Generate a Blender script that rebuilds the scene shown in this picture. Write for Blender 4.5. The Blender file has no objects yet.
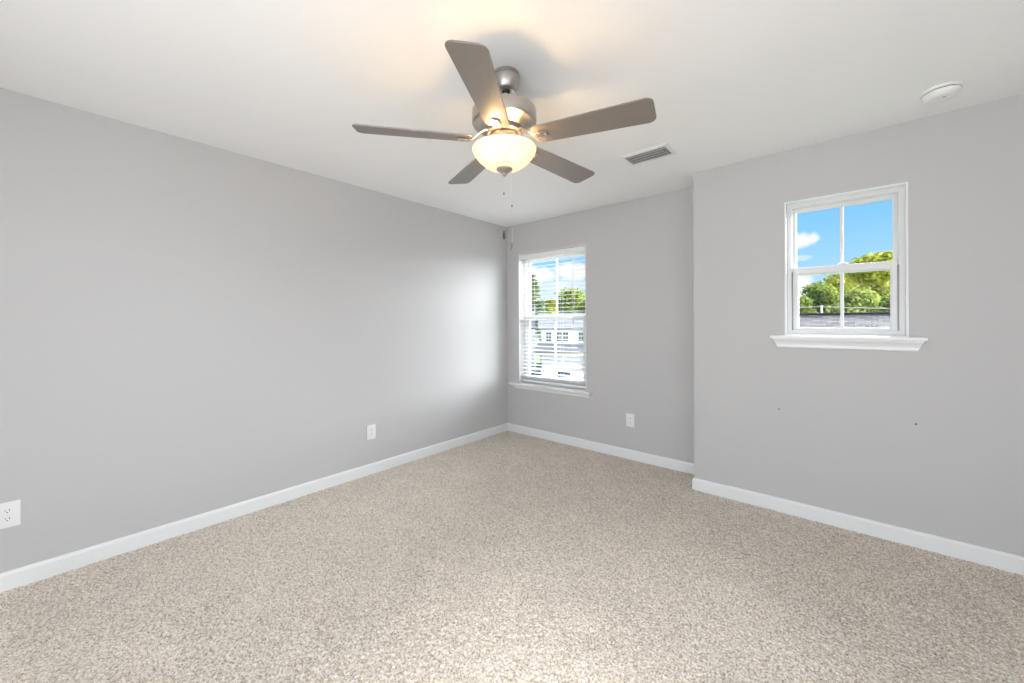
import bpy, bmesh, math, random
import numpy as np
from mathutils import Vector, Matrix

random.seed(7)
RNG = np.random.default_rng(11)
SC = bpy.context.scene
COL = SC.collection
R = math.radians
H = 2.44

# ------------------------------------------------------------------ camera
F_PX, YAW, ROLL, CY = 388.995, 0.7128, -0.0043, 323.088
CAM = Vector((3.1093, -3.5103, 1.2867))
fw = Vector((-math.sin(YAW), math.cos(YAW), 0))
rt = Vector((math.cos(YAW), math.sin(YAW), 0))
up = Vector((0, 0, 1))
r2 = rt * math.cos(ROLL) + up * math.sin(ROLL)
u2 = up * math.cos(ROLL) - rt * math.sin(ROLL)
cd = bpy.data.cameras.new('camera')
cd.sensor_width = 36
cd.sensor_fit = 'HORIZONTAL'
cd.lens = F_PX / 1024 * 36
cd.shift_y = (CY - 341.5) / 1024
cd.clip_start = 0.05
cd.clip_end = 500
cam = bpy.data.objects.new('camera', cd)
COL.objects.link(cam)
m = Matrix.Identity(4)
for i in range(3):
    m[i][0], m[i][1], m[i][2], m[i][3] = r2[i], u2[i], -fw[i], CAM[i]
cam.matrix_world = m
SC.camera = cam

def at(px, py, depth):
    """world point seen at photo pixel (px, py), depth metres ahead of the camera"""
    return CAM + (fw + r2 * ((px - 512) / F_PX) + u2 * ((CY - py) / F_PX)) * depth

# ------------------------------------------------------------------ exposure
SC.view_settings.view_transform = 'Standard'
SC.view_settings.look = 'None'
SC.view_settings.gamma = 1
SC.view_settings.use_curve_mapping = False
SC.view_settings.exposure = 0.34
SC.cycles.use_denoising = True
SC.cycles.max_bounces = 10
SC.cycles.diffuse_bounces = 6
SC.cycles.transparent_max_bounces = 16
SC.cycles.caustics_reflective = False
SC.cycles.caustics_refractive = False
SC.cycles.sample_clamp_indirect = 6

# ------------------------------------------------------------------ world: blue sky with a few clouds
def nodes_of(idb):
    idb.use_nodes = True
    nt = idb.node_tree
    nt.nodes.clear()
    return nt

def N(nt, t, **kw):
    n = nt.nodes.new(t)
    for k, v in kw.items():
        if k == 'inp':
            for a, b in v.items():
                n.inputs[a].default_value = b
        else:
            setattr(n, k, v)
    return n

def math_n(nt, op, a, b=None, clamp=False):
    n = N(nt, 'ShaderNodeMath', operation=op, use_clamp=clamp)
    for i, v in enumerate((a, b)):
        if v is None:
            continue
        if isinstance(v, (int, float)):
            n.inputs[i].default_value = v
        else:
            nt.links.new(v, n.inputs[i])
    return n.outputs[0]

def ramp(nt, fac, stops, interp='LINEAR'):
    n = N(nt, 'ShaderNodeValToRGB')
    n.color_ramp.interpolation = interp
    el = n.color_ramp.elements
    while len(el) < len(stops):
        el.new(0.5)
    for e, (p, c) in zip(el, stops):
        e.position = p
        e.color = (*c, 1) if len(c) == 3 else c
    nt.links.new(fac, n.inputs[0])
    return n.outputs[0]

world = bpy.data.worlds.new('sky')
SC.world = world
nt = nodes_of(world)
tc = N(nt, 'ShaderNodeTexCoord')
sep = N(nt, 'ShaderNodeSeparateXYZ')
nt.links.new(tc.outputs['Generated'], sep.inputs[0])
el = math_n(nt, 'ADD', math_n(nt, 'MULTIPLY', sep.outputs['Z'], 0.5), 0.5)
skyc = ramp(nt, el, [(0.0, (.45, .45, .42)), (0.485, (.6, .62, .62)), (0.50, (.70, .88, 1.0)), (0.54, (.46, .76, 1.0)),
                     (0.60, (.27, .63, 1.0)), (0.75, (.12, .42, .86)), (1.0, (.08, .3, .7))])
noi = N(nt, 'ShaderNodeTexNoise', inp={'Scale': 14.0, 'Detail': 6.0, 'Roughness': 0.6})
nt.links.new(tc.outputs['Generated'], noi.inputs['Vector'])
cl = None
for (px, py, wx, wz, k) in ((798, 241, .030, .019, 1.0), (811, 239, .014, .010, .9), (799, 258, .020, .007, .45), (797, 291, .036, .036, 1.0), (806, 299, .02, .02, .8),
                            (538, 276, .050, .018, 1.0), (574, 271, .050, .022, 1.0), (556, 286, .110, .014, .6), (560, 299, .2, .022, .5)):
    d = (at(px, py, 1) - CAM).normalized()
    sub = N(nt, 'ShaderNodeVectorMath', operation='SUBTRACT')
    nt.links.new(tc.outputs['Generated'], sub.inputs[0])
    sub.inputs[1].default_value = d
    mul = N(nt, 'ShaderNodeVectorMath', operation='MULTIPLY')
    nt.links.new(sub.outputs[0], mul.inputs[0])
    mul.inputs[1].default_value = (1 / wx, 1 / wx, 1 / wz)
    ln = N(nt, 'ShaderNodeVectorMath', operation='LENGTH')
    nt.links.new(mul.outputs[0], ln.inputs[0])
    e = math_n(nt, 'SUBTRACT', 1.15, ln.outputs['Value'])
    e = math_n(nt, 'ADD', e, math_n(nt, 'MULTIPLY', math_n(nt, 'SUBTRACT', noi.outputs[0], 0.5), 2.2))
    e = math_n(nt, 'MULTIPLY', math_n(nt, 'MULTIPLY', e, 2.2, clamp=True), k)
    cl = e if cl is None else math_n(nt, 'MAXIMUM', cl, e)
mix = N(nt, 'ShaderNodeMix', data_type='RGBA')
nt.links.new(cl, mix.inputs['Factor'])
nt.links.new(skyc, mix.inputs['A'])
mix.inputs['B'].default_value = (1.0, 1.0, 1.02, 1)
bg = N(nt, 'ShaderNodeBackground', inp={'Strength': .84})
nt.links.new(mix.outputs['Result'], bg.inputs[0])
wo = N(nt, 'ShaderNodeOutputWorld')
nt.links.new(bg.outputs[0], wo.inputs[0])

# ------------------------------------------------------------------ lights: hazy sun, an added second sun, added unseen fill lamps behind the camera
def lamp(name, kind, loc, direction, energy, color, **kw):
    ld = bpy.data.lights.new(name, kind)
    ld.energy = energy
    ld.color = color
    for k, v in kw.items():
        setattr(ld, k, v)
    o = bpy.data.objects.new(name, ld)
    COL.objects.link(o)
    o.location = loc
    o.rotation_euler = Vector(direction).to_track_quat('-Z', 'Y').to_euler()
    return o

lamp('hazy_sun', 'SUN', (20, -6, 12), (-.74, .28, -.58), 2.9, (1, .98, .94), angle=R(12))
lamp('fill_sun', 'SUN', (20, 20, 8), (-.42, -.80, -.40), 22.5, (.97, .985, 1), angle=R(66))  # second sun, added to brighten the left wall through the back window
lamp('rear_fill_lamp', 'AREA', (2.85, -4.69, 1.15), (-.30, 1, .2), 42, (.95, .975, 1.0), shape='RECTANGLE', size=1.5, size_y=1.5)  # added unseen area lamp, fills the room from behind the camera
lamp('side_fill_lamp', 'AREA', (4.69, -3.7, 1.35), (-1, .5, .10), 9, (.95, .975, 1.0), shape='RECTANGLE', size=1.2, size_y=1.6)  # added unseen area lamp, weaker fill from the side wall

# ------------------------------------------------------------------ materials
def principled(name, color, rough=.5, metal=0.0, bump=None, var=None, coords='Object', **kw):
    """bump=(scale, strength, distance); var=(scale, amount, stretch) lightness variation of the thing's own colour"""
    mt = bpy.data.materials.new(name)
    nt = nodes_of(mt)
    b = N(nt, 'ShaderNodeBsdfPrincipled', inp={'Base Color': (*color, 1), 'Roughness': rough, 'Metallic': metal})
    for k, v in kw.items():
        b.inputs[k.replace('_', ' ')].default_value = v
    tc = N(nt, 'ShaderNodeTexCoord')
    if var:
        mp = N(nt, 'ShaderNodeMapping')
        mp.inputs['Scale'].default_value = var[2] if len(var) > 2 else (1, 1, 1)
        nt.links.new(tc.outputs[coords], mp.inputs[0])
        n = N(nt, 'ShaderNodeTexNoise', inp={'Scale': var[0], 'Detail': 4.0})
        nt.links.new(mp.outputs[0], n.inputs['Vector'])
        lo = tuple(max(0, c * (1 - var[1])) for c in color)
        hi = tuple(min(1, c * (1 + var[1])) for c in color)
        nt.links.new(ramp(nt, n.outputs[0], [(.3, lo), (.7, hi)]), b.inputs['Base Color'])
    if bump:
        n = N(nt, 'ShaderNodeTexNoise', inp={'Scale': bump[0], 'Detail': 3.0})
        nt.links.new(tc.outputs[coords], n.inputs['Vector'])
        bp = N(nt, 'ShaderNodeBump', inp={'Strength': bump[1], 'Distance': bump[2]})
        nt.links.new(n.outputs[0], bp.inputs['Height'])
        nt.links.new(bp.outputs[0], b.inputs['Normal'])
    o = N(nt, 'ShaderNodeOutputMaterial')
    nt.links.new(b.outputs[0], o.inputs[0])
    return mt

M = {}
M['wall'] = principled('grey_wall_paint', (.545, .541, .545), .75, bump=(260, .06, .002))
M['ceiling'] = principled('white_ceiling_paint', (.90, .90, .90), .85, bump=(180, .08, .002))
M['trim'] = principled('white_trim_paint', (.82, .83, .84), .35)
M['vinyl'] = principled('white_vinyl', (.73, .735, .74), .4)
M['plastic'] = principled('white_plastic', (.83, .835, .84), .35)
M['plastic2'] = principled('detector_plastic', (.83, .83, .82), .5)
M['dark'] = principled('dark_slot', (.03, .03, .03), .7)
M['slat'] = principled('white_blind_slat', (.85, .85, .85), .45)
M['cord'] = principled('white_cord', (.75, .75, .74), .8)
M['nickel'] = principled('brushed_nickel', (.50, .47, .44), .32, 1.0, bump=(40, .04, .001))
M['chain'] = principled('nickel_chain', (.62, .6, .57), .4, .8)
M['blade'] = principled('taupe_blade', (.185, .155, .132), .42, var=(14, .07, (1, 14, 1)), Specular_IOR_Level=.9, Coat_Weight=.35, Coat_Roughness=.38)
M['wood'] = principled('dark_wood', (.05, .028, .016), .45, var=(30, .3))
M['fobgrey'] = principled('grey_metal', (.22, .22, .22), .4, .5)
M['vent'] = principled('white_vent_enamel', (.80, .80, .80), .45)
M['duct'] = principled('duct_interior', (.42, .42, .425), .7)
M['steel'] = principled('bright_screw', (.75, .75, .75), .3, 1.0)
M['led'] = principled('grey_lens', (.35, .35, .34), .3)

def emissive(name, col, strength):
    mt = bpy.data.materials.new(name)
    nt = nodes_of(mt)
    e = N(nt, 'ShaderNodeEmission', inp={'Color': (*col, 1), 'Strength': strength})
    o = N(nt, 'ShaderNodeOutputMaterial')
    nt.links.new(e.outputs[0], o.inputs[0])
    return mt
BULB_STRENGTH = 160
M['bulb'] = emissive('lit_bulb', (1.0, .64, .28), BULB_STRENGTH)

def bowl_mat():
    mt = bpy.data.materials.new('lit_frosted_glass')
    nt = nodes_of(mt)
    tc = N(nt, 'ShaderNodeTexCoord')
    n = N(nt, 'ShaderNodeTexNoise', inp={'Scale': 9.0, 'Detail': 4.0, 'Distortion': 1.2})
    nt.links.new(tc.outputs['Object'], n.inputs['Vector'])
    c = ramp(nt, n.outputs[0], [(.35, (.82, .77, .68)), (.65, (.92, .89, .82))])
    tr = N(nt, 'ShaderNodeBsdfTranslucent')
    df = N(nt, 'ShaderNodeBsdfDiffuse')
    gl = N(nt, 'ShaderNodeBsdfGlossy', inp={'Roughness': .25})
    em = N(nt, 'ShaderNodeEmission', inp={'Color': (1.0, .72, .38, 1), 'Strength': .30})
    nt.links.new(c, tr.inputs[0])
    nt.links.new(c, df.inputs[0])
    a = N(nt, 'ShaderNodeMixShader', inp={0: .55})
    nt.links.new(tr.outputs[0], a.inputs[1]); nt.links.new(df.outputs[0], a.inputs[2])
    b = N(nt, 'ShaderNodeMixShader', inp={0: .05})
    nt.links.new(a.outputs[0], b.inputs[1]); nt.links.new(gl.outputs[0], b.inputs[2])
    tp = N(nt, 'ShaderNodeBsdfTransparent', inp={0: (1, .95, .85, 1)})
    b2 = N(nt, 'ShaderNodeMixShader', inp={0: .02})
    nt.links.new(b.outputs[0], b2.inputs[1]); nt.links.new(tp.outputs[0], b2.inputs[2])
    b = b2
    s = N(nt, 'ShaderNodeAddShader')
    nt.links.new(b.outputs[0], s.inputs[0]); nt.links.new(em.outputs[0], s.inputs[1])
    o = N(nt, 'ShaderNodeOutputMaterial')
    nt.links.new(s.outputs[0], o.inputs[0])
    return mt
M['bowl'] = bowl_mat()

def glass_mat():
    mt = bpy.data.materials.new('window_glass')
    nt = nodes_of(mt)
    t = N(nt, 'ShaderNodeBsdfTransparent', inp={0: (.97, .98, .98, 1)})
    g = N(nt, 'ShaderNodeBsdfGlossy', inp={'Roughness': .02})
    f = N(nt, 'ShaderNodeFresnel', inp={'IOR': 1.08})
    x = N(nt, 'ShaderNodeMixShader')
    nt.links.new(f.outputs[0], x.inputs[0])
    nt.links.new(t.outputs[0], x.inputs[1]); nt.links.new(g.outputs[0], x.inputs[2])
    o = N(nt, 'ShaderNodeOutputMaterial')
    nt.links.new(x.outputs[0], o.inputs[0])
    return mt
M['glass'] = glass_mat()

def carpet_mat():
    mt = bpy.data.materials.new('beige_frieze_carpet')
    nt = nodes_of(mt)
    tc = N(nt, 'ShaderNodeTexCoord')
    n1 = N(nt, 'ShaderNodeTexNoise', inp={'Scale': 120.0, 'Detail': 3.0, 'Roughness': .75})
    n2 = N(nt, 'ShaderNodeTexNoise', inp={'Scale': 5.0, 'Detail': 3.0})
    for n in (n1, n2):
        nt.links.new(tc.outputs['Object'], n.inputs['Vector'])
    fleck = ramp(nt, n1.outputs[0], [(.34, (.22, .175, .138)), (.44, (.56, .492, .42)), (.52, (.72, .645, .56)), (.64, (.95, .875, .79))])
    patch = ramp(nt, n2.outputs[0], [(.35, (.93, .93, .93)), (.65, (1.0, 1.0, 1.0))])
    mx = N(nt, 'ShaderNodeMix', data_type='RGBA', blend_type='MULTIPLY', inp={'Factor': 1.0})
    nt.links.new(fleck, mx.inputs['A']); nt.links.new(patch, mx.inputs['B'])
    b = N(nt, 'ShaderNodeBsdfPrincipled', inp={'Roughness': .95})
    b.inputs['Sheen Weight'].default_value = .1
    nt.links.new(mx.outputs['Result'], b.inputs['Base Color'])
    o = N(nt, 'ShaderNodeOutputMaterial')
    nt.links.new(b.outputs[0], o.inputs[0])
    return mt
M['carpet'] = carpet_mat()

def shingle_mat(name, c1, c2, course=.14):
    mt = bpy.data.materials.new(name)
    nt = nodes_of(mt)
    uv = N(nt, 'ShaderNodeUVMap')
    br = N(nt, 'ShaderNodeTexBrick', inp={'Color1': (*c1, 1), 'Color2': (*c2, 1), 'Mortar': (*(c * .45 for c in c1), 1), 'Scale': 1.0,
                                          'Mortar Size': .012, 'Brick Width': .33, 'Row Height': course, 'Bias': 0.0})
    nt.links.new(uv.outputs[0], br.inputs['Vector'])
    b = N(nt, 'ShaderNodeBsdfPrincipled', inp={'Roughness': .9})
    nt.links.new(br.outputs[0], b.inputs['Base Color'])
    o = N(nt, 'ShaderNodeOutputMaterial')
    nt.links.new(b.outputs[0], o.inputs[0])
    return mt
M['shingle_near'] = shingle_mat('weathered_grey_shingle', (.17, .145, .13), (.38, .33, .30))
M['shingle_far'] = shingle_mat('grey_shingle', (.20, .205, .22), (.27, .275, .29), .16)

def siding_mat(name, c):
    mt = bpy.data.materials.new(name)
    nt = nodes_of(mt)
    tc = N(nt, 'ShaderNodeTexCoord')
    sp = N(nt, 'ShaderNodeSeparateXYZ')
    nt.links.new(tc.outputs['Object'], sp.inputs[0])
    fr = math_n(nt, 'FRACT', math_n(nt, 'MULTIPLY', sp.outputs['Z'], 6.0))
    bp = N(nt, 'ShaderNodeBump', inp={'Strength': .6, 'Distance': .02})
    nt.links.new(fr, bp.inputs['Height'])
    b = N(nt, 'ShaderNodeBsdfPrincipled', inp={'Base Color': (*c, 1), 'Roughness': .6})
    nt.links.new(bp.outputs[0], b.inputs['Normal'])
    o = N(nt, 'ShaderNodeOutputMaterial')
    nt.links.new(b.outputs[0], o.inputs[0])
    return mt
M['siding'] = siding_mat('white_lap_siding', (.84, .84, .82))
M['siding_blue'] = siding_mat('pale_blue_grey_siding', (.66, .72, .78))
M['tan'] = principled('tan_trim_board', (.62, .53, .40), .6)
M['exterior_glass'] = principled('dark_window_glass', (.05, .06, .08), .1)
M['garage'] = principled('white_garage_panel', (.84, .84, .83), .5)
M['concrete'] = principled('pale_concrete', (.58, .57, .55), .9, var=(.8, .08))
M['asphalt'] = principled('grey_asphalt', (.32, .32, .33), .9, var=(1.2, .1))
M['lawn'] = principled('green_lawn', (.20, .30, .09), .95, var=(2.0, .3))
M['bark'] = principled('tree_bark', (.17, .13, .09), .9, var=(6, .3))
M['carwhite'] = principled('white_car_paint', (.85, .85, .86), .2)
M['carsilver'] = principled('silver_car_paint', (.6, .61, .63), .25, .3)
M['tyre'] = principled('black_rubber', (.03, .03, .03), .8)
M['amber'] = principled('orange_lamp_lens', (.85, .22, .05), .3)
M['cable'] = principled('pale_cable', (.55, .55, .53), .6)
M['pvc'] = principled('white_pipe', (.85, .85, .84), .5)

def leaf_mat(name, c1, c2, c3):
    mt = bpy.data.materials.new(name)
    nt = nodes_of(mt)
    at_ = N(nt, 'ShaderNodeAttribute', attribute_name='tint')
    c = ramp(nt, at_.outputs['Fac'], [(0.0, c1), (.5, c2), (1.0, c3)])
    df = N(nt, 'ShaderNodeBsdfDiffuse'); tr = N(nt, 'ShaderNodeBsdfTranslucent')
    nt.links.new(c, df.inputs[0]); nt.links.new(c, tr.inputs[0])
    x = N(nt, 'ShaderNodeMixShader', inp={0: .25})
    nt.links.new(df.outputs[0], x.inputs[1]); nt.links.new(tr.outputs[0], x.inputs[2])
    o = N(nt, 'ShaderNodeOutputMaterial')
    nt.links.new(x.outputs[0], o.inputs[0])
    return mt
M['leaf'] = leaf_mat('green_leaves', (.13, .17, .04), (.32, .38, .10), (.58, .60, .18))
M['leaf_gold'] = leaf_mat('yellow_green_leaves', (.20, .24, .04), (.47, .48, .09), (.75, .68, .13))
M['needle'] = leaf_mat('conifer_needles', (.09, .14, .06), (.19, .26, .10), (.36, .40, .16))

# ------------------------------------------------------------------ mesh helpers
class MB:
    """collects shapes and links them as ONE mesh object"""
    def __init__(s):
        s.bm = bmesh.new()

    def box(s, x0, x1, y0, y1, z0, z1, bevel=0, mat=None):
        g = bmesh.ops.create_cube(s.bm, size=1)
        vs = g['verts']
        for v in vs:
            v.co = Vector(((x0 + x1) / 2 + v.co.x * (x1 - x0), (y0 + y1) / 2 + v.co.y * (y1 - y0), (z0 + z1) / 2 + v.co.z * (z1 - z0)))
        if bevel:
            es = list({e for v in vs for e in v.link_edges})
            r = bmesh.ops.bevel(s.bm, geom=es, offset=bevel, segments=2, affect='EDGES', profile=.6)
            vs = list({v for f in r['faces'] for v in f.verts} | {v for v in vs if v.is_valid})
        if mat is not None:
            for v in vs:
                v.co = mat @ v.co
        return s

    def loft(s, rings, closed=True, caps=True, mat=None):
        rr = []
        for ring in rings:
            rr.append([s.bm.verts.new((mat @ Vector(p)) if mat is not None else Vector(p)) for p in ring])
        n = len(rr[0])
        for a, b in zip(rr, rr[1:]):
            for i in range(n if closed else n - 1):
                j = (i + 1) % n
                s.bm.faces.new((a[i], a[j], b[j], b[i]))
        if caps and n > 2:
            s.bm.faces.new(list(reversed(rr[0])))
            s.bm.faces.new(rr[-1])
        return s

    def lathe(s, prof, seg=48, centre=(0, 0), mat=None, caps=True):
        rings = []
        for r, z in prof:
            r = max(r, .0002)
            rings.append([(centre[0] + r * math.cos(2 * math.pi * k / seg), centre[1] + r * math.sin(2 * math.pi * k / seg), z) for k in range(seg)])
        return s.loft(rings, mat=mat, caps=caps)

    def tube(s, pts, rad, seg=10, caps=True):
        pts = [Vector(p) for p in pts]
        rads = rad if isinstance(rad, (list, tuple)) else [rad] * len(pts)
        rings = []
        for i, p in enumerate(pts):
            d = (pts[min(i + 1, len(pts) - 1)] - pts[max(i - 1, 0)]).normalized()
            a = d.orthogonal().normalized() if abs(d.z) < .99 else Vector((1, 0, 0))
            if abs(d.z) < .99:
                a = d.cross(Vector((0, 0, 1))).normalized()
            b = d.cross(a).normalized()
            rings.append([p + (a * math.cos(2 * math.pi * k / seg) + b * math.sin(2 * math.pi * k / seg)) * rads[i] for k in range(seg)])
        return s.loft(rings, caps=caps)

    def prism(s, poly, axis, a0, a1, mat=None):
        """poly: 2-D outline; extruded along axis 'x','y','z' from a0 to a1"""
        def pt(p, t):
            return {'x': (t, p[0], p[1]), 'y': (p[0], t, p[1]), 'z': (p[0], p[1], t)}[axis]
        return s.loft([[pt(p, a0) for p in poly], [pt(p, a1) for p in poly]], mat=mat)

    def ball(s, c, r, seg=12, sc=(1, 1, 1)):
        g = bmesh.ops.create_uvsphere(s.bm, u_segments=seg, v_segments=max(6, seg // 2), radius=r)
        for v in g['verts']:
            v.co = Vector((c[0] + v.co.x * sc[0], c[1] + v.co.y * sc[1], c[2] + v.co.z * sc[2]))
        return s

    def build(s, name, mat, parent=None, smooth=False, loc=None, rot=None):
        bmesh.ops.recalc_face_normals(s.bm, faces=s.bm.faces[:])
        me = bpy.data.meshes.new(name)
        s.bm.to_mesh(me)
        s.bm.free()
        o = bpy.data.objects.new(name, me)
        me.materials.append(mat)
        COL.objects.link(o)
        if smooth:
            for p in me.polygons:
                p.use_smooth = True
            try:
                me.set_sharp_from_angle(angle=R(38))
            except Exception:
                pass
        if parent is not None:
            o.parent = parent
        if loc is not None:
            o.location = loc
        if rot is not None:
            o.rotation_euler = rot
        return o

def tag(o, label, cat, group=None, kind=None):
    o['label'] = label
    o['category'] = cat
    if group:
        o['group'] = group
    if kind:
        o['kind'] = kind
    return o

def struct(o, label=None, cat=None):
    o['kind'] = 'structure'
    if label:
        o['label'] = label
    if cat:
        o['category'] = cat
    return o

def empty(name, loc, rot=(0, 0, 0)):
    o = bpy.data.objects.new(name, None)
    COL.objects.link(o)
    o.empty_display_size = .1
    o.location = loc
    o.rotation_euler = rot
    return o

def copy_tree(o, parent=None):
    c = o.copy()
    COL.objects.link(c)
    if parent is not None:
        c.parent = parent
    for ch in list(o.children):
        copy_tree(ch, c)
    return c

# ------------------------------------------------------------------ room shell
BX, BY = 2.2063, -0.3158            # outer corner of the projecting wall
XR, YF = 4.75, -4.75                # side wall and wall behind the camera
T = .15
W1 = (.186, 1.075, .585, 2.088)     # back window opening x0 x1 z0 z1
W2 = (2.789, 3.369, 1.197, 2.088)   # window in the projecting wall

# floor: carpet with real pile relief
def make_floor():
    st = .005
    xs = np.concatenate([np.arange(-.02, 4.1, st), np.arange(4.1, XR + .02, .03)]); ys = np.concatenate([np.arange(YF - .02, -3.80, .03), np.arange(-3.80, .02, st)])
    nx, ny = len(xs), len(ys)
    X, Y = np.meshgrid(xs, ys)
    X = X + RNG.uniform(-.45, .45, X.shape) * st
    Y = Y + RNG.uniform(-.45, .45, Y.shape) * st
    h = RNG.random(X.shape)
    k = (h + np.roll(h, 1, 0) + np.roll(h, 1, 1) + np.roll(np.roll(h, 1, 0), 1, 1)) / 4
    h = .55 * h + .45 * k
    c = RNG.random((ny // 4 + 2, nx // 4 + 2))
    c = np.kron(c, np.ones((4, 4)))[:ny, :nx]
    for _ in range(3):
        c = (c + np.roll(c, 2, 0) + np.roll(c, -2, 0) + np.roll(c, 2, 1) + np.roll(c, -2, 1)) / 5
    Z = (h - .85) * .009 + (c - .5) * .003
    # dents left by furniture feet and the vacuum near the projecting wall
    for (x0, y0, x1, y1, w, dp) in ((2.375, -.375, 2.43, -.60, .012, .008), (2.93, -.42, 3.02, -.58, .014, .007), (3.45, -.40, 3.62, -.78, .016, .008),
                                    (2.50, -.42, 2.95, -.47, .02, .005)):
        dx, dy = x1 - x0, y1 - y0
        t = np.clip(((X - x0) * dx + (Y - y0) * dy) / (dx * dx + dy * dy), 0, 1)
        dd = (X - x0 - t * dx) ** 2 + (Y - y0 - t * dy) ** 2
        Z -= dp * np.exp(-dd / (w * w))
    Z = np.minimum(Z, .004)
    co = np.stack([X.ravel(), Y.ravel(), Z.ravel()], 1).astype(np.float32)
    idx = np.arange(nx * ny).reshape(ny, nx)
    f = np.stack([idx[:-1, :-1], idx[:-1, 1:], idx[1:, 1:], idx[1:, :-1]], -1).reshape(-1, 4)
    me = bpy.data.meshes.new('floor')
    me.vertices.add(len(co)); me.vertices.foreach_set('co', co.ravel())
    me.loops.add(f.size); me.loops.foreach_set('vertex_index', f.ravel().astype(np.int32))
    me.polygons.add(len(f))
    me.polygons.foreach_set('loop_start', np.arange(0, f.size, 4, dtype=np.int32))
    me.polygons.foreach_set('use_smooth', np.ones(len(f), dtype=bool))
    me.update(calc_edges=True)
    me.materials.append(M['carpet'])
    o = bpy.data.objects.new('floor', me)
    COL.objects.link(o)
    return o
struct(make_floor(), 'beige frieze carpet covering the whole floor', 'carpet')
struct(MB().box(-T, XR + T, YF - T, T, H, H + .12).build('ceiling', M['ceiling']), 'smooth white painted ceiling', 'ceiling')
struct(MB().box(-T, 0, YF - T, T, -.2, H + .05).build('wall_left', M['wall']), 'long plain grey wall with two outlets', 'wall')

def wall_y(mb, x0, x1, y0, y1, win):
    a, b, c, d = win
    mb.box(x0, a, y0, y1, -.2, H + .05)
    mb.box(b, x1, y0, y1, -.2, H + .05)
    mb.box(a, b, y0, y1, -.2, c)
    mb.box(a, b, y0, y1, d, H + .05)
    return mb
struct(wall_y(MB(), 0, BX + T, 0, T, W1).build('wall_back', M['wall']), 'grey wall holding the window with blinds', 'wall')
wb = wall_y(MB(), BX, XR, BY, BY + T, W2)
wb.box(BX, BX + T, BY + T, 0, -.2, H + .05)
struct(wb.build('wall_right', M['wall']), 'grey wall stepping forward, holding the small window', 'wall')
ws = MB()
for (a, b, c, d) in ((YF - T, -4.35, -.2, H + .05), (-3.05, BY + T, -.2, H + .05), (-4.35, -3.05, -.2, .5), (-4.35, -3.05, 2.2, H + .05)):  # gap in the wall is made up, it houses the side fill lamp
    ws.box(XR, XR + T, a, b, c, d)
struct(ws.build('wall_side', M['wall']), 'grey side wall with an opening added for a fill lamp', 'wall')
wf = MB()
wall_y(wf, -T, XR + T, YF - T, YF, (2.05, 3.65, .35, 1.95))  # opening added as a place for the rear fill lamp
struct(wf.build('wall_front', M['wall']), 'grey wall opposite the windows', 'wall')

# baseboards: profile (distance from wall, height)
BBH = .086
prof = [(0, -.012), (.0135, -.012), (.0135, BBH - .014), (.011, BBH - .008), (.006, BBH - .002), (.0, BBH)]
struct(MB().prism([(p[0], p[1]) for p in prof], 'y', YF, 0).build('baseboard_left', M['trim']), 'white baseboard along the long wall', 'baseboard')
struct(MB().prism([(-p[0], p[1]) for p in prof], 'x', 0, BX).build('baseboard_back', M['trim']), 'white baseboard below the window with blinds', 'baseboard')
def ring_at(x, dz=0, miter=0):
    return [(x - miter * p[0], BY - p[0], p[1] + (dz if p[1] > 0 else 0)) for p in prof]
bb = MB()
bb.loft([ring_at(BX, 0, 1), ring_at(2.440, -.001)])
bb.loft([ring_at(2.4415, .003), ring_at(XR, .0)])
bb.loft([[(BX - p[0], BY - p[0], p[1]) for p in prof], [(BX - p[0], 0, p[1]) for p in prof]])
struct(bb.build('baseboard_right', M['trim']), 'white baseboard wrapping the projecting wall corner', 'baseboard')
struct(MB().prism([(XR - p[0], p[1]) for p in prof], 'y', YF, BY).build('baseboard_side', M['trim']))
struct(MB().prism([(YF + p[0], p[1]) for p in prof], 'x', 0, XR).build('baseboard_front', M['trim']))

# ------------------------------------------------------------------ windows
def rect_frame(mb, x0, x1, z0, z1, y0, y1, wl, wr=None, wb=None, wt=None, bevel=.002):
    wr = wl if wr is None else wr; wb = wl if wb is None else wb; wt = wl if wt is None else wt
    mb.box(x0, x0 + wl, y0, y1, z0, z1, bevel).box(x1 - wr, x1, y0, y1, z0, z1, bevel)
    mb.box(x0 + wl - .001, x1 - wr + .001, y0, y1, z0, z0 + wb, bevel).box(x0 + wl - .001, x1 - wr + .001, y0, y1, z1 - wt, z1, bevel)
    return mb

def sill_and_apron(win, parent, y, x0, x1, ax0, ax1, ztop, zbot, thick=.02, proj=.045):
    # stool with rounded nose, and a moulded apron cut back at both ends
    mb = MB()
    mb.box(x0, x1, y - proj, y + .001, ztop - thick, ztop, .005)
    mb.box(win[0] + .001, win[1] - .001, y - .005, y + .09, ztop - thick, ztop - .0005)
    mb.build('window_sill', M['trim'], parent)
    h = ztop - thick - zbot
    pr = [(0, 0), (-.010, 0), (-.014, .006), (-.014, h * .35), (-.020, h * .6), (-.034, h * .85), (-.036, h), (0, h)]
    rings = []
    for (xa, s) in ((0, 1), (1, -1)):
        ring = []
        for (dy, dz) in pr:
            fx = dz / h
            xx = (ax0 + (x0 + .012 - ax0) * fx) if xa == 0 else (ax1 + (x1 - .012 - ax1) * fx)
            ring.append((xx, y + dy, zbot + dz))
        rings.append(ring)
    MB().loft(rings).build('apron', M['trim'], parent)

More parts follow.
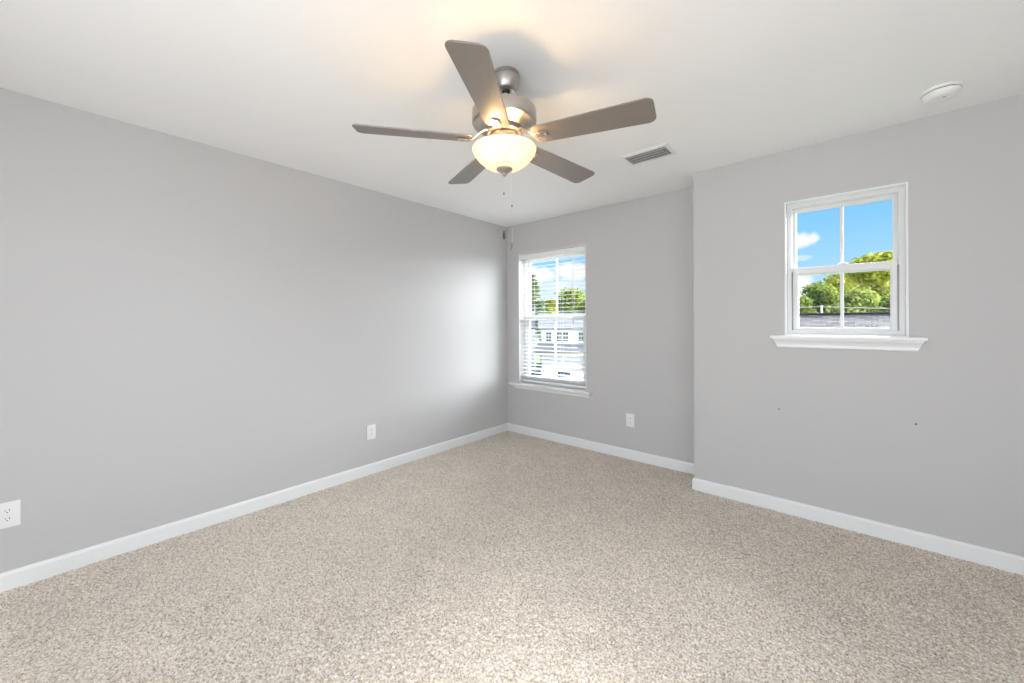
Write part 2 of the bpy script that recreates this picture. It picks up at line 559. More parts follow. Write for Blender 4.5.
# --- window_2: in the projecting wall, no blind
w2 = struct(empty('window_2', ((W2[0] + W2[1]) / 2, BY, W2[2])), 'small white single hung window showing sky and treetops', 'window')
ORG = Vector(w2.location)
def to_local(o, org):
    o.data.transform(Matrix.Translation(-org)); return o
def wbuild(mb, name, mat, par, org, smooth=False):
    o = mb.build(name, mat, par, smooth)
    return to_local(o, org)
x0, x1, z0, z1 = W2
mb = MB()
rect_frame(mb, x0 - .004, x1 + .004, z0 - .004, z1 + .004, BY - .006, BY + .05, .010, bevel=.0015)
wbuild(mb, 'jamb_liner', M['trim'], w2, ORG)
mb = MB()
rect_frame(mb, x0 + .006, x1 - .006, z0 + .006, z1 - .006, BY + .045, BY + .14, .024)
rect_frame(mb, x0 + .028, x1 - .028, z0 + .028, z1 - .028, BY + .052, BY + .135, .006)
# dark balance track beside the lower sash
wbuild(mb, 'window_frame', M['vinyl'], w2, ORG)
mb = MB()
mb.box(x0 + .029, x0 + .036, BY + .0515, BY + .075, z0 + .034, 1.625).box(x1 - .036, x1 - .029, BY + .0515, BY + .075, z0 + .034, 1.625)
wbuild(mb, 'balance_track', M['fobgrey'], w2, ORG)
def sash(parent, org, xa, xb, za, zb, y0, y1, st, bot, top, munt_w=.018, glass_w=None):
    s = MB()
    rect_frame(s, xa, xb, za, zb, y0, y1, st, st, bot, top, .003)
    rect_frame(s, xa + st - .004, xb - st + .004, za + bot - .004, zb - top + .004, y0 + .006, y1 - .006, .008, bevel=.002)
    so = wbuild(s, 'sash', M['vinyl'], parent, org)
    yc = (y0 + y1) / 2
    g = MB().box(xa + st - .002, xb - st + .002, yc - .002, yc + .002, za + bot - .002, zb - top + .002)
    wbuild(g, 'pane', M['glass'], so, org)
    xm = (xa + xb) / 2
    mu = MB().box(xm - munt_w / 2, xm + munt_w / 2, yc - .009, yc + .009, za + bot - .003, zb - top + .003, .003)
    wbuild(mu, 'muntin', M['vinyl'], so, org)
    return so
sash(w2, ORG, x0 + .030, x1 - .030, 1.600, z1 - .030, BY + .09, BY + .12, .020, .045, .026)
s2 = sash(w2, ORG, x0 + .037, x1 - .037, z0 + .030, 1.650, BY + .055, BY + .088, .027, .018, .044)
lk = MB().box(3.06, 3.11, BY + .058, BY + .085, 1.649, 1.658, .003).box(3.075, 3.10, BY + .052, BY + .066, 1.656, 1.664, .002)
wbuild(lk, 'sash_lock', M['vinyl'], s2, ORG)
pre = [o for o in COL.objects]
sill_and_apron(W2, w2, BY, 2.706, 3.446, 2.745, 3.408, 1.196, 1.115)
for o in COL.objects:
    if o not in pre:
        to_local(o, ORG)

# --- window_1: in the back wall, behind the blind
w1 = struct(empty('window_1', ((W1[0] + W1[1]) / 2, 0, W1[2])), 'tall white single hung window behind open blinds', 'window')
ORG = Vector(w1.location)
x0, x1, z0, z1 = W1
mb = MB()
rect_frame(mb, x0 - .003, x1 + .003, z0 - .003, z1 + .003, -.003, .085, .008, bevel=.0015)
wbuild(mb, 'jamb_liner', M['trim'], w1, ORG)
mb = MB()
rect_frame(mb, x0 + .004, x1 - .004, z0 + .004, z1 - .004, .083, .15, .034)
rect_frame(mb, x0 + .036, x1 - .036, z0 + .036, z1 - .036, .09, .148, .006)
wbuild(mb, 'window_frame', M['vinyl'], w1, ORG)
sash(w1, ORG, x0 + .040, x1 - .040, 1.318, z1 - .042, .118, .146, .032, .045, .036)
s1 = sash(w1, ORG, x0 + .044, x1 - .044, z0 + .038, 1.362, .086, .117, .038, .045, .045)
lk = MB().box(.60, .66, .089, .114, 1.361, 1.370, .003).box(.62, .645, .083, .097, 1.368, 1.376, .002)
wbuild(lk, 'sash_lock', M['vinyl'], s1, ORG)
pre = [o for o in COL.objects]
sill_and_apron(W1, w1, 0, .050, 1.143, .141, 1.108, .585, .522)
for o in COL.objects:
    if o not in pre:
        to_local(o, ORG)

# --- horizontal blind hung inside the back window opening
bl = tag(empty('window_blind', (.6305, .045, 2.078)), 'open white horizontal slat blind hanging inside the tall window', 'blind')
bx0, bx1 = -.432, .432
mb = MB().box(bx0 - .004, bx1 + .004, -.052, -.045, -.056, -.001, .002)
mb.build('valance', M['slat'], bl)
MB().box(bx0, bx1, -.044, .015, -.052, -.002, .003).build('headrail', M['slat'], bl)
mb = MB()
zs = []
z = -.100
while z > -1.40:
    zs.append(z); z -= .0435
zs += [-1.402, -1.413, -1.424, -1.435]
tl = R(4)
for z in zs:
    pr = [(-.025, -.0012), (-.012, .0006), (0, .0014), (.012, .0006), (.025, -.0012), (.025, .0008), (.012, .0026), (0, .0034), (-.012, .0026), (-.025, .0008)]
    pr = [(a * math.cos(tl) - b * math.sin(tl), z + a * math.sin(tl) + b * math.cos(tl)) for a, b in pr]
    mb.loft([[(bx0, a, b) for a, b in pr], [(bx1, a, b) for a, b in pr]])
mb.build('slats', M['slat'], bl)
MB().box(bx0, bx1, -.026, .026, -1.468, -1.446, .004).build('bottom_rail', M['slat'], bl)
for xx in (-.27, 0.12, .27):
    mb = MB()
    for yy in (-.0265, .0265):
        mb.tube([(xx, yy, -.05), (xx, yy, -1.45)], .0012, 6)
    mb.build('ladder_cord', M['cord'], bl)
MB().tube([(-.30, -.058, -.06), (-.30, -.060, -.62)], [.004, .0045], 8).ball((-.30, -.060, -.63), .008).build('tilt_wand', M['cord'], bl)
mb = MB()
for dx in (0, .012):
    mb.tube([(.30 + dx, -.058, -.07), (.30 + dx, -.060, -.75)], .0013, 6)
mb.lathe([(.003, -.745), (.007, -.775), (.008, -.80), (.004, -.805)], 10, (.306, -.060))
mb.build('lift_cord', M['cord'], bl)

# ------------------------------------------------------------------ ceiling fan
FX, FY = 1.908, -2.169
fan = tag(empty('ceiling_fan', (FX, FY, H)), 'brushed nickel ceiling fan with five taupe blades and lit glass bowl', 'ceiling fan')
L = lambda z: z - H                     # world height -> height in the fan
CO = (.003, .010)
MB().lathe([(.062, L(2.44)), (.063, L(2.4265)), (.060, L(2.4255)), (.060, L(2.4215)), (.063, L(2.4205)), (.0625, L(2.412)), (.052, L(2.374)), (.046, L(2.364)), (.037, L(2.359)), (.022, L(2.361))], 48, CO) \
    .build('canopy', M['nickel'], fan, True)
mb = MB().ball((CO[0], CO[1], L(2.363)), .020, 20)
mb.build('hanger_ball', M['dark'], fan, True)
MB().tube([(CO[0], CO[1], L(2.37)), (0, 0, L(2.262))], .0125, 20).lathe([(.020, L(2.285)), (.022, L(2.280)), (.022, L(2.262)), (.030, L(2.258))], 24).build('downrod', M['nickel'], fan, True)
MB().lathe([(.03, L(2.268)), (.10, L(2.268)), (.143, L(2.265)), (.1475, L(2.262)), (.1485, L(2.256)), (.1485, L(2.211)), (.146, L(2.205)), (.140, L(2.202)), (.130, L(2.201)), (.105, L(2.196)), (.088, L(2.184)), (.06, L(2.182))], 72) \
    .build('motor_housing', M['nickel'], fan, True)
MB().lathe([(.06, L(2.186)), (.082, L(2.184)), (.084, L(2.176)), (.084, L(2.160)), (.079, L(2.155)), (.05, L(2.153))], 48).build('flywheel', M['nickel'], fan, True)
MB().lathe([(.05, L(2.157)), (.062, L(2.152)), (.066, L(2.146)), (.066, L(2.122)), (.074, L(2.112)), (.076, L(2.106)), (.066, L(2.101)), (.03, L(2.099))], 48).build('switch_housing', M['nickel'], fan, True)

# glass bowl: an open shell held from below by the finial
out = [(.1455, L(2.092)), (.1475, L(2.089)), (.147, L(2.084)), (.143, L(2.074)), (.135, L(2.060)), (.122, L(2.043)), (.104, L(2.027)), (.085, L(2.013)), (.058, L(2.004)), (.030, L(2.000)), (.007, L(1.999))]
inn = [(max(r - .0045, .006), z + .004 * (1 if i > 4 else .3)) for i, (r, z) in enumerate(out)]
ring = out + list(reversed(inn))
mb = MB()
seg = 64
mb.loft([[(r * math.cos(2 * math.pi * k / seg), r * math.sin(2 * math.pi * k / seg), z) for (r, z) in ring] for k in range(seg)] +
        [[(r, 0, z) for (r, z) in ring]], caps=False)
bmesh.ops.remove_doubles(mb.bm, verts=mb.bm.verts[:], dist=1e-5)
bowl = mb.build('glass_bowl', M['bowl'], fan, True)
bowl['label'] = 'glowing frosted glass bowl'
MB().lathe([(.004, L(2.10)), (.004, L(1.99))], 10).build('centre_rod', M['nickel'], fan, True)
MB().lathe([(.006, L(2.0005)), (.037, L(2.000)), (.038, L(1.997)), (.034, L(1.992)), (.022, L(1.984)), (.012, L(1.979)), (.010, L(1.976)), (.0105, L(1.971)), (.006, L(1.966)), (.001, L(1.965))], 36) \
    .build('finial', M['nickel'], fan, True)
ABASE = 301.61
for k in range(3):
    a = R((267, 357, 132)[k])
    c = Vector((math.cos(a) * .092, math.sin(a) * .092, L(2.086)))
    so = MB().tube([(math.cos(a) * .03, math.sin(a) * .03, L(2.102)), (math.cos(a) * .062, math.sin(a) * .062, L(2.088))], .013, 14).build('lamp_socket', M['plastic'], fan, True)
    MB().ball(c, .019, 14, (1, 1, 1.1)).build('light_bulb', M['bulb'], fan, True)

def blade_outline():
    pts = []
    r0, r1, w0, w1 = .150, .660, .110, .139
    def arc(cx, cy, rad, a0, a1, n=7):
        for i in range(n):
            a = R(a0 + (a1 - a0) * i / (n - 1))
            pts.append((cx + rad * math.cos(a), cy + rad * math.sin(a)))
    rad = .028
    arc(r1 - rad, -w1 / 2 + rad, rad, -90, 0)
    arc(r1 - rad, w1 / 2 - rad, rad, 0, 90)
    rad = .022
    arc(r0 + rad, w0 / 2 - rad, rad, 90, 180)
    arc(r0 + rad, -w0 / 2 + rad, rad, 180, 270)
    return pts
ZB = L(2.1275)
PITCH = R(-11.45)
bo = blade_outline()
first = None
for k in range(5):
    ang = R(ABASE + 72 * k)
    if first is None:
        mb = MB().prism(bo, 'z', -.003, .003)
        bmesh.ops.bevel(mb.bm, geom=[e for e in mb.bm.edges if abs(e.verts[0].co.z - e.verts[1].co.z) < 1e-6], offset=.0012, segments=1, affect='EDGES')
        b = mb.build('blade', M['blade'], fan)
        # blade iron: cranked arm that broadens into a pad under the blade
        path = [(.070, .042, .040, .006), (.095, .038, .036, .007), (.118, .022, .033, .008), (.138, .003, .032, .008), (.155, -.0065, .034, .007), (.175, -.0065, .044, .005), (.200, -.0060, .046, .004), (.216, -.0058, .030, .0035)]
        rings = []
        for (r, z, w, t) in path:
            cps = math.cos(0)
            ring_ = []
            for q in range(12):
                a = 2 * math.pi * q / 12
                cx, sx = math.cos(a), math.sin(a)
                ring_.append((r, w / 2 * math.copysign(abs(cx) ** .6, cx), z + t * .5 * math.copysign(abs(sx) ** .8, sx) - .0005))
            rings.append(ring_)
        ir = MB().loft(rings).build('blade_iron', M['nickel'], b, True)
        for (sx, sy) in ((.180, .013), (.180, -.013), (.205, 0)):
            MB().lathe([(.0001, -.0108), (.0035, -.0105), (.0045, -.009), (.0045, -.007)], 12, (sx, sy)).build('screw', M['steel'], ir, True)
        first = b
    else:
        b = copy_tree(first, fan)
    b.location = (0, 0, ZB)
    b.rotation_euler = (Matrix.Rotation(R(1.72), 3, 'Y') @ Matrix.Rotation(ang, 3, 'Z') @ Matrix.Rotation(PITCH, 3, 'X')).to_euler()

def chain(x, y, ztop, zc, zend, fobmat, name):
    mb = MB()
    z = ztop
    mb.tube([(x, y, L(ztop)), (x, y, L(zend))], .0009, 6)
    while z > zend:
        mb.ball((x, y, L(z)), .0017, 6); z -= .006
    c = mb.build('pull_chain', M['chain'], fan)
    MB().lathe([(.001, L(zc + .006)), (.0034, L(zc + .004)), (.0034, L(zc - .004)), (.001, L(zc - .006))], 10, (x, y)).build('chain_coupling', M['fobgrey'], c, True)
    f = MB().lathe([(.0015, L(zend + .003)), (.0045, L(zend)), (.0062, L(zend - .010)), (.0066, L(zend - .024)), (.005, L(zend - .036)), (.0015, L(zend - .039))], 14, (x, y)).build('chain_fob', fobmat, c, True)
    f['label'] = name
chain(-.002, -.002, 1.968, 1.886, 1.713, M['wood'], 'dark brown wooden fob')
p = at(512, 206, 1.96) - Vector((FX, FY, H))
chain(p.x, p.y, 2.10, p.z + H, 1.690, M['fobgrey'], 'grey metal fob')
# short arm that carries the second chain out past the bowl
MB().tube([(p.x * .30, p.y * .30, L(2.128)), (p.x * .7, p.y * .7, L(2.128)), (p.x * .96, p.y * .96, L(2.122)), (p.x, p.y, L(2.10))], .0022, 8).build('chain_arm', M['nickel'], fan, True)

# ------------------------------------------------------------------ ceiling register
vent = tag(empty('air_vent', (2.072, -.865, H)), 'white louvred air register set in the ceiling', 'air vent')
mb = MB()
rect = [(-.162, .162, -.105, .105)]
def vframe(mb, ox, oy, ix, iy):
    # bevelled flange
    o_ = [(-ox, -oy, 0), (ox, -oy, 0), (ox, oy, 0), (-ox, oy, 0)]
    m_ = [(-ox + .006, -oy + .006, -.005), (ox - .006, -oy + .006, -.005), (ox - .006, oy - .006, -.005), (-ox + .006, oy - .006, -.005)]
    i_ = [(-ix, -iy, -.009), (ix, -iy, -.009), (ix, iy, -.009), (-ix, iy, -.009)]
    i2 = [(-ix, -iy, .0), (ix, -iy, .0), (ix, iy, .0), (-ix, iy, .0)]
    mb.loft([o_, m_, i_, i2], caps=False)
vframe(mb, .162, .105, .138, .076)
mb.build('vent_frame', M['vent'], vent)
MB().box(-.138, .138, -.076, .076, -.0015, 0).build('damper', M['duct'], vent)
for k in range(4):
    y = -.057 + .038 * k
    pr = [(y + .016, -.002), (y + .006, -.009), (y - .006, -.014), (y - .012, -.015), (y - .012, -.0137), (y - .006, -.0125), (y + .006, -.0075), (y + .016, -.0008)]
    mb = MB().loft([[(-.137, a, b) for a, b in pr], [(.137, a, b) for a, b in pr]])
    mb.build('louvre', M['vent'], vent)
MB().box(.120, .123, -.06, -.02, -.018, -.009, .001).build('lever', M['fobgrey'], vent)

# ------------------------------------------------------------------ smoke detector
sd = tag(empty('smoke_detector', (3.463, -.640, H)), 'round white smoke detector on the ceiling above the small window', 'smoke detector')
MB().lathe([(.074, 0), (.075, -.004), (.072, -.011), (.066, -.012)], 48).build('mounting_base', M['plastic2'], sd, True)
MB().lathe([(.063, -.010), (.063, -.0155)], 48).build('sensor_slot', M['dark'], sd, True)
MB().lathe([(.060, -.015), (.067, -.0155), (.068, -.019), (.066, -.030), (.060, -.038), (.050, -.043), (.030, -.045), (.001, -.0455)], 48).build('cover', M['plastic2'], sd, True)
MB().lathe([(.013, -.044), (.013, -.0475), (.011, -.049), (.001, -.0495)], 24, (.022, .004)).build('test_button', M['plastic'], sd, True)
MB().box(.003, .013, -.026, -.018, -.0475, -.044, .001).build('indicator_lens', M['led'], sd)

# ------------------------------------------------------------------ outlets
def outlet():
    """plate facing +Y-local, origin at the plate centre on the wall"""
    r = empty('wall_outlet', (0, 0, 0))
    MB().box(-.040, .040, -.0002, .0065, -.062, .062, .0028).build('cover_plate', M['plastic'], r, True)
    for s in (1, -1):
        cz = .0195 * s
        pts = []
        for i in range(28):
            a = 2 * math.pi * i / 28
            x_, z_ = .0172 * math.cos(a), .0172 * math.sin(a)
            pts.append((x_, cz + max(-.0135, min(.0135, z_))))
        rc = MB().prism(pts, 'y', .005, .0082).build('receptacle', M['plastic'], r)
        sl = MB()
        sl.box(-.0076, -.0052, .008, .0084, cz - .001, cz + .008).box(.0052, .0072, .008, .0084, cz, cz + .007)
        sl.lathe([(.0024, .008), (.0024, .0084)], 12, (0, 0), Matrix.Translation((0, 0, cz - .007)) @ Matrix.Rotation(R(-90), 4, 'X'))
        sl.build('slot', M['dark'], rc)
    MB().lathe([(.0032, .006), (.003, .0075), (.0001, .0078)], 12, (0, 0), Matrix.Rotation(R(-90), 4, 'X')).build('screw', M['steel'], r, True)
    return r
GO = 'white duplex wall outlets'
o1 = outlet()
o1.location = (0, -3.687, .362); o1.rotation_euler = (0, 0, R(-90))
tag(o1, 'white duplex outlet at the left edge of the photo, cut by the frame', 'outlet', GO)
o2 = copy_tree(o1)
o2.location = (0, -1.774, .356)
tag(o2, 'white duplex outlet midway along the long left wall', 'outlet', GO)
o3 = copy_tree(o1)
o3.location = (1.548, 0, .364); o3.rotation_euler = (0, 0, R(180))
tag(o3, 'white duplex outlet on the back wall beside the tall window', 'outlet', GO)

# two picture-hanger holes left in the projecting wall
for (x, z, lab) in ((2.750, .693, 'small dark screw hole on the wall, lower left of the small window'), (3.401, .699, 'small dark screw hole on the wall, lower right of the small window')):
    a = empty('wall_anchor', (x, BY, z))
    tag(a, lab, 'wall anchor', 'screw holes under the small window')
    MB().lathe([(.0052, -.0006), (.0052, .0016), (.0036, .002)], 14, (0, 0), Matrix.Rotation(R(90), 4, 'X')).build('collar', M['fobgrey'], a, True)
    MB().lathe([(.0034, .0), (.0034, .0021)], 12, (0, 0), Matrix.Rotation(R(90), 4, 'X')).build('screw', M['dark'], a, True)

# ------------------------------------------------------------------ outside
GZ = -4.75
g = MB().box(-90, 60, 2, 130, GZ - .3, GZ)
struct(g.build('ground', M['lawn']), 'green lawn outside', 'ground')

def roof_obj(name, mat, parent, p_eave0, p_eave1, p_ridge0, p_ridge1, thick=.12):
    """one roof slope as a slab with UVs in metres"""
    a, b, c, d = [Vector(p) for p in (p_eave0, p_eave1, p_ridge1, p_ridge0)]
    n = (b - a).cross(d - a).normalized()
    if n.z < 0: n = -n
    bm = bmesh.new()
    top = [bm.verts.new(v) for v in (a, b, c, d)]
    bot = [bm.verts.new(v - n * thick) for v in (a, b, c, d)]
    fs = [bm.faces.new(top), bm.faces.new(bot[::-1])]
    for i in range(4):
        j = (i + 1) % 4
        fs.append(bm.faces.new((top[i], bot[i], bot[j], top[j])))
    uv = bm.loops.layers.uv.new('UVMap')
    e = (b - a).normalized(); s = n.cross(e)
    for f in fs:
        for l in f.loops:
            v = l.vert.co - a
            l[uv].uv = (v.dot(e), v.dot(s))
    bmesh.ops.recalc_face_normals(bm, faces=bm.faces[:])
    me = bpy.data.meshes.new(name); bm.to_mesh(me); bm.free()
    o = bpy.data.objects.new(name, me); me.materials.append(mat); COL.objects.link(o)
    if parent: o.parent = parent
    return o

# near neighbour straight ahead of the small window: its shingled roof fills the lower panes
nh = tag(empty('neighbour_house', (3.5, 17.2, GZ)), 'house with a weathered grey shingle roof below the small window', 'house')
RZ = 1.62 - GZ
hw, hd = 8.0, 4.6
MB().box(-hw, hw, -hd + .4, hd - .4, 0, RZ - 2.15).prism([(-hd + .4, RZ - 2.2), (hd - .4, RZ - 2.2), (0, RZ - .12)], 'x', -hw, hw).build('house_wall', M['siding'], nh)
roof_obj('roof_slope', M['shingle_near'], nh, (-hw - .3, -hd, RZ - 2.3), (hw + .3, -hd, RZ - 2.3), (-hw - .3, 0, RZ), (hw + .3, 0, RZ))
roof_obj('roof_slope', M['shingle_near'], nh, (-hw - .3, hd, RZ - 2.3), (hw + .3, hd, RZ - 2.3), (-hw - .3, 0, RZ), (hw + .3, 0, RZ))
MB().box(-hw - .3, hw + .3, -.16, .16, RZ - .04, RZ + .03, .02).build('ridge_cap', M['shingle_near'], nh)
for k in range(4):
    xx = -5.5 + 3.4 * k
    f_ = MB(); rect_frame(f_, xx - .55, xx + .55, 1.0, 2.5, -hd + .32, -hd + .42, .09); fo = f_.build('house_window', M['vinyl'], nh)
    MB().box(xx - .47, xx + .47, -hd + .38, -hd + .41, 1.08, 2.42).build('house_pane', M['exterior_glass'], fo)
# white vent post and pale cable above that ridge
pp = at(821.5, 316, 16.6)
post = tag(empty('vent_post', (pp.x, pp.y, 1.50)), 'white post standing on the grey shingle ridge', 'post')
MB().tube([(0, 0, 0), (0, 0, .44)], .04, 14).build('pipe', M['pvc'], post, True)
MB().lathe([(.05, .42), (.054, .43), (.054, .455), (.02, .47)], 14).build('pipe_cap', M['pvc'], post, True)
cb = MB()
A = Vector((pp.x, pp.y - .070, 1.93)); B1 = A + Vector((-22, 2.4, .40)); B2 = A + Vector((24, 2.4, -.10))
def sag(a, b, s, n=16):
    return [a.lerp(b, i / n) - Vector((0, 0, s * 4 * (i / n) * (1 - i / n))) for i in range(n + 1)]
cb.tube(sag(B1, A, .15), .014, 8).tube(sag(A, B2, .40), .014, 8)
tag(cb.build('overhead_cable', M['cable']), 'thin pale cable stretched above the grey shingle ridge', 'cable')
# trees
def leaves_mesh(blobs, n, size, name, mat, parent, seedv, flat=0.0):
    rg = np.random.default_rng(seedv)
    w = np.array([b[3] * b[4] * b[5] for b in blobs]) ** .67
    ids = rg.choice(len(blobs), n, p=w / w.sum())
    bb_ = np.array(blobs)[ids]
    d = rg.normal(size=(n, 3)); d /= np.linalg.norm(d, axis=1)[:, None]
    rr = (rg.random(n) ** .33)[:, None] * (.82 + .3 * rg.random((n, 1)))
    P = bb_[:, :3] + d * rr * bb_[:, 3:6]
    nrm = d * .7 + rg.normal(size=(n, 3)) * .6 + np.array([0, 0, .35]); nrm /= np.linalg.norm(nrm, axis=1)[:, None]
    a = np.cross(nrm, rg.normal(size=(n, 3))); a /= np.linalg.norm(a, axis=1)[:, None]
    b = np.cross(nrm, a)
    s = size * (.6 + .8 * rg.random((n, 1)))
    fold = nrm * s * .25
    V = np.stack([P - a * s, P - b * s * .55 + fold, P + a * s, P + b * s * .55 + fold], 1).reshape(-1, 3)
    me = bpy.data.meshes.new(name)
    me.vertices.add(4 * n); me.vertices.foreach_set('co', V.astype(np.float32).ravel())
    me.loops.add(4 * n); me.loops.foreach_set('vertex_index', np.arange(4 * n, dtype=np.int32))
    me.polygons.add(n); me.polygons.foreach_set('loop_start', np.arange(0, 4 * n, 4, dtype=np.int32))
    me.update(calc_edges=True)
    at_ = me.attributes.new('tint', 'FLOAT', 'FACE')
    tint = np.clip(rg.random(n) * .75 + rg.random(len(blobs))[ids] * .35 - .05, 0, 1)
    at_.data.foreach_set('value', tint.astype(np.float32))
    me.materials.append(mat)
    o = bpy.data.objects.new(name, me); COL.objects.link(o); o.parent = parent
    return o

def tree(px, pytop, depth, width, label, mat, seedv, n=5000, leaf=.16, group='trees beyond the windows', crown=.62):
    top = at(px, pytop, depth)
    hgt = top.z - GZ
    t = tag(empty('leafy_tree', (top.x, top.y, GZ)), label, 'tree', group)
    rg = random.Random(seedv)
    tr = MB()
    tr.tube([(0, 0, 0), (.1, .05, hgt * .25), (0, .1, hgt * .5), (.05, 0, hgt * .75)], [.28, .2, .15, .06], 10)
    blobs = []
    for i in range(16):
        a = rg.random() * 6.28; u = rg.random()
        zz = hgt * (1 - crown) + hgt * crown * (.12 + .80 * u)
        rad = width * .5 * (.85 if u < .6 else .85 * (1.25 - u * .9)) * rg.random() ** .5 * .8
        sz = width * (.16 + .10 * rg.random())
        zz = min(zz, hgt - sz * .75)
        blobs.append((rad * math.cos(a), rad * math.sin(a), zz, sz, sz, sz * .75))
        if i % 3 == 0:
            tr.tube([(0, .08, hgt * (.3 + .25 * u)), (rad * .5 * math.cos(a), rad * .5 * math.sin(a), (zz + hgt * .4) / 2), (rad * math.cos(a), rad * math.sin(a), zz)], [.09, .06, .03], 6)
    blobs.append((0, 0, hgt - width * .16, width * .2, width * .2, width * .16))
    tr.build('trunk', M['bark'], t, True)
    leaves_mesh(blobs, n, leaf, 'foliage', mat, t, seedv)
    return t
tree(880, 253, 29.5, 6.0, 'tall yellow green tree filling the right of the small window', M['leaf_gold'], 3, 9000)
tree(838, 270, 41, 6.0, 'yellow green tree behind the middle muntin of the small window', M['leaf_gold'], 4, 7000)
tree(858, 290, 25.5, 4.2, 'mid green bushy tree just above the shingle ridge, right of the white post', M['leaf'], 5, 8000)
tree(820, 282, 34, 4.6, 'rounded green tree rising above the white post', M['leaf'], 6, 6000)
tree(799, 296, 30, 3.4, 'low dark green tree at the left edge of the small window', M['leaf'], 8, 6000)
tree(893, 294, 20.5, 2.7, 'green tree at the right edge of the small window, low', M['leaf'], 9, 6000)

def conifer(px, pytop, depth, width, label, seedv):
    top = at(px, pytop, depth)
    hgt = top.z - GZ
    t = tag(empty('conifer_tree', (top.x, top.y, GZ)), label, 'tree', 'trees beyond the windows')
    MB().tube([(0, 0, 0), (0, 0, hgt * .97)], [.3, .03], 10).build('trunk', M['bark'], t, True)
    rg = random.Random(seedv); blobs = []
    for i in range(26):
        u = i / 25
        z_ = hgt * (.25 + .73 * u)
        rr = width * .5 * (1.02 - u) * (.6 + .3 * rg.random())
        for k in range(4):
            a = rg.random() * 6.28
            blobs.append((rr * math.cos(a), rr * math.sin(a), z_ - rr * .15, .35 + width * .10 * (1.1 - u), .35 + width * .10 * (1.1 - u), .22))
    leaves_mesh(blobs, 7000, .2, 'foliage', M['needle'], t, seedv)
conifer(533, 274, 66, 7.5, 'dark pointed conifer behind the roofs at the left of the tall window', 21)
tree(572, 288, 74, 9.0, 'rounded green tree behind the roof, right of the conifer', M['leaf'], 22, 5000, .3)
tree(553, 299, 86, 5.6, 'low green tree between conifer and rounded tree', M['leaf_gold'], 23, 4500, .28)
tree(590, 300, 62, 5.0, 'green tree at the right edge of the tall window', M['leaf'], 24, 4000, .28)

# street scene below the tall window
hd_ = at(558, 323, 50)                      # where the far house's front stands
hang = math.atan2(hd_.x - CAM.x, hd_.y - CAM.y)
hrot = -hang + R(4)
def P(u, v):                               # frame of the far house: u to the right along its front, v away from us
    c, s = math.cos(hrot), math.sin(hrot)
    return Vector((hd_.x + u * c - v * s, hd_.y + u * s + v * c, 0))
def slab(name, u0, u1, v0, v1, z, mat, lab, cat):
    o = MB().box(u0, u1, v0, v1, 0, .04).build(name, mat)
    o.location = (hd_.x, hd_.y, z); o.rotation_euler = (0, 0, hrot)
    return struct(o, lab, cat)
slab('road', -40, 30, -30, -21, GZ, M['asphalt'], 'grey asphalt street', 'road')
slab('driveway', -14, 12, -21, -.05, GZ, M['concrete'], 'pale concrete driveway before the far house', 'driveway')

fh = tag(empty('far_house', (hd_.x, hd_.y, GZ), (0, 0, hrot)), 'white two storey house with grey roofs seen through the blinds', 'house')
e0, rg0 = 5.40, 7.4
MB().box(-2.1, 11, 0, 9, 0, e0).prism([(0, e0), (9, e0), (4.5, rg0 - .1)], 'x', -2.1, 11).build('house_wall', M['siding'], fh)
roof_obj('roof_slope', M['shingle_far'], fh, (-2.5, -.4, e0 - .1), (11.4, -.4, e0 - .1), (-2.5, 4.5, rg0), (11.4, 4.5, rg0))
roof_obj('roof_slope', M['shingle_far'], fh, (-2.5, 9.4, e0 - .1), (11.4, 9.4, e0 - .1), (-2.5, 4.5, rg0), (11.4, 4.5, rg0))
roof_obj('porch_roof', M['shingle_far'], fh, (-3.3, -1.6, 2.35), (11.2, -1.6, 2.35), (-2.6, 0.0, 3.45), (11.2, 0.0, 3.45))
MB().box(-3.2, 11.1, -1.5, -1.3, 2.0, 2.33).build('porch_beam', M['tan'], fh)
for k in range(5):
    MB().box(-3.1 + 3.5 * k, -2.9 + 3.5 * k, -1.5, -1.3, 0, 2.0).build('porch_post', M['siding'], fh)
for (u, n) in ((.55, 2), (3.35, 2), (6.4, 2), (-1.2, 1)):
    for q in range(n):
        uu = u + (q - (n - 1) / 2) * .82
        f_ = MB(); rect_frame(f_, uu - .40, uu + .40, 3.62, 4.88, -.06, .02, .08); f_.box(uu - .34, uu + .34, -.05, .0, 4.22, 4.28).box(uu - .02, uu + .02, -.045, 0, 3.68, 4.82)
        fo = f_.build('house_window', M['vinyl'], fh)
        MB().box(uu - .34, uu + .34, -.03, .01, 3.68, 4.82).build('house_pane', M['exterior_glass'], fo)
for (u0, u1) in ((-.9, 1.9), (4.2, 7.0)):
    gd = MB()
    gd.box(u0, u1, -.05, .02, 0, 2.05)
    for r_ in range(4):
        for c_ in range(4):
            w_ = (u1 - u0) / 4
            gd.box(u0 + c_ * w_ + .06, u0 + (c_ + 1) * w_ - .06, -.075, -.04, r_ * .51 + .05, r_ * .51 + .46, .01)
    gd.build('garage_door', M['garage'], fh)
fw_ = tag(empty('side_house', (P(-7.6, 1.5).x, P(-7.6, 1.5).y, GZ), (0, 0, hrot)), 'pale blue grey house left of the white house, through the blinds', 'house')
MB().box(-4.5, 4.7, 0, 9, 0, 5.45).prism([(0, 5.45), (9, 5.45), (4.5, 7.5)], 'x', -4.5, 4.7).build('house_wall', M['siding_blue'], fw_)
roof_obj('roof_slope', M['shingle_far'], fw_, (-4.9, -.4, 5.5), (4.75, -.4, 5.4), (-4.9, 4.5, 7.6), (4.75, 4.5, 7.6))
roof_obj('roof_slope', M['shingle_far'], fw_, (-4.9, 9.4, 5.5), (4.75, 9.4, 5.4), (-4.9, 4.5, 7.6), (4.75, 4.5, 7.6))
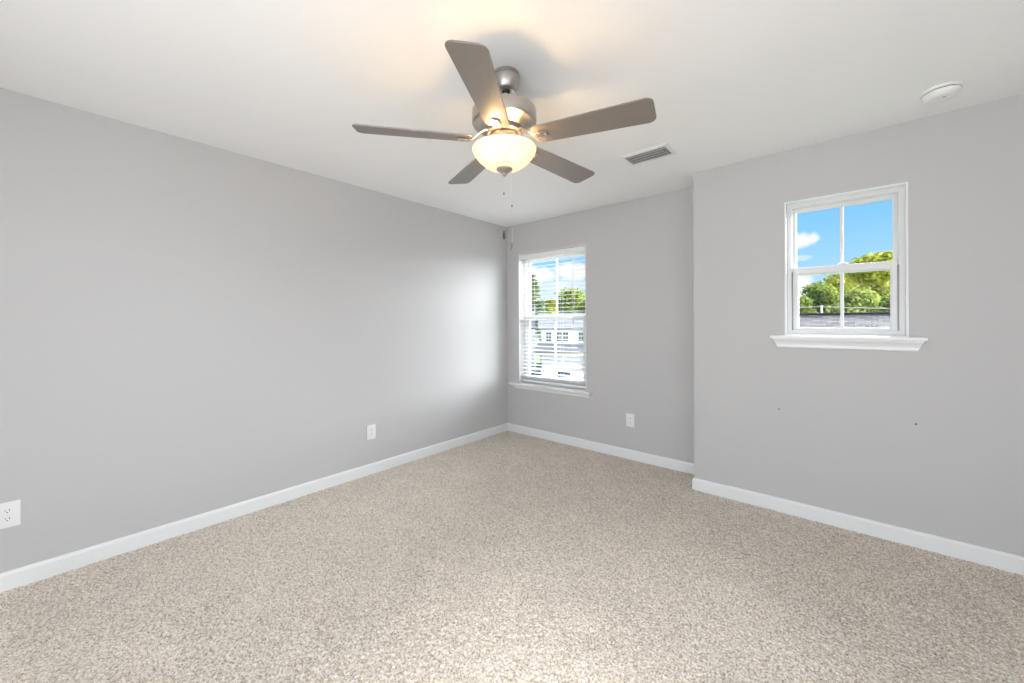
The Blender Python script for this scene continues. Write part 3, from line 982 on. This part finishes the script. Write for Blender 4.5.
MB().box(-4.5, 4.7, -.12, 0, 2.5, 2.9).build('trim_band', M['tan'], fw_)

def car(u, v, label, paint, rear=True):
    p = P(u, v)
    t = tag(empty('parked_car', (p.x, p.y, GZ + .04), (0, 0, hrot)), label, 'car', 'cars parked on the driveway')
    def sec(y, w, z0, z1, tw=None):
        tw = w * .96 if tw is None else tw
        return [(-w, y, z0), (w, y, z0), (w * 1.02, y, (z0 + z1) / 2), (tw, y, z1), (0, y, z1 + .03), (-tw, y, z1), (-w * 1.02, y, (z0 + z1) / 2)]
    MB().loft([sec(-2.25, .78, .35, .72), sec(-2.1, .86, .25, .90), sec(-1.2, .90, .22, .98), sec(0, .91, .22, .97), sec(1.2, .90, .22, .94), sec(1.9, .86, .24, .86), sec(2.3, .74, .34, .68)]).build('body', paint, t, True)
    cab = MB().loft([sec(-1.95, .78, .90, .93, .76), sec(-1.2, .76, .93, 1.42, .62), sec(-.2, .76, .93, 1.48, .62), sec(.55, .76, .93, 1.42, .62), sec(1.25, .80, .90, .95, .78)])
    cab.build('cabin', paint, t, True)
    gl = MB()
    gl.loft([[(-.62, -1.90, 1.0), (.62, -1.90, 1.0), (.56, -1.27, 1.38), (-.56, -1.27, 1.38)], [(-.62, -1.93, 1.02), (.62, -1.93, 1.02), (.56, -1.30, 1.41), (-.56, -1.30, 1.41)]])
    gl.build('rear_window', M['exterior_glass'], t)
    for s in (-1, 1):
        MB().loft([[(s * .765, -1.2, .99), (s * .765, .9, .99), (s * .645, .45, 1.36), (s * .645, -1.1, 1.36)], [(s * .785, -1.2, .99), (s * .785, .9, .99), (s * .665, .45, 1.36), (s * .665, -1.1, 1.36)]]).build('side_window', M['exterior_glass'], t)
        MB().box(s * .70 - .14, s * .70 + .14, -2.26, -2.10, .66, .82, .02).build('tail_lamp', M['amber'], t)
        for y in (-1.4, 1.4):
            MB().lathe([(.2, -.1), (.32, -.1), (.33, -.08), (.33, .08), (.32, .1), (.2, .1)], 20, (0, 0), Matrix.Translation((s * .80, y, .33)) @ Matrix.Rotation(R(90), 4, 'Y')).build('wheel', M['tyre'], t, True)
car(-.4, -12, 'white parked car in the middle of the driveway', M['carwhite'])
car(-3.1, -11.0, 'silver parked car left of the white car', M['carsilver'])
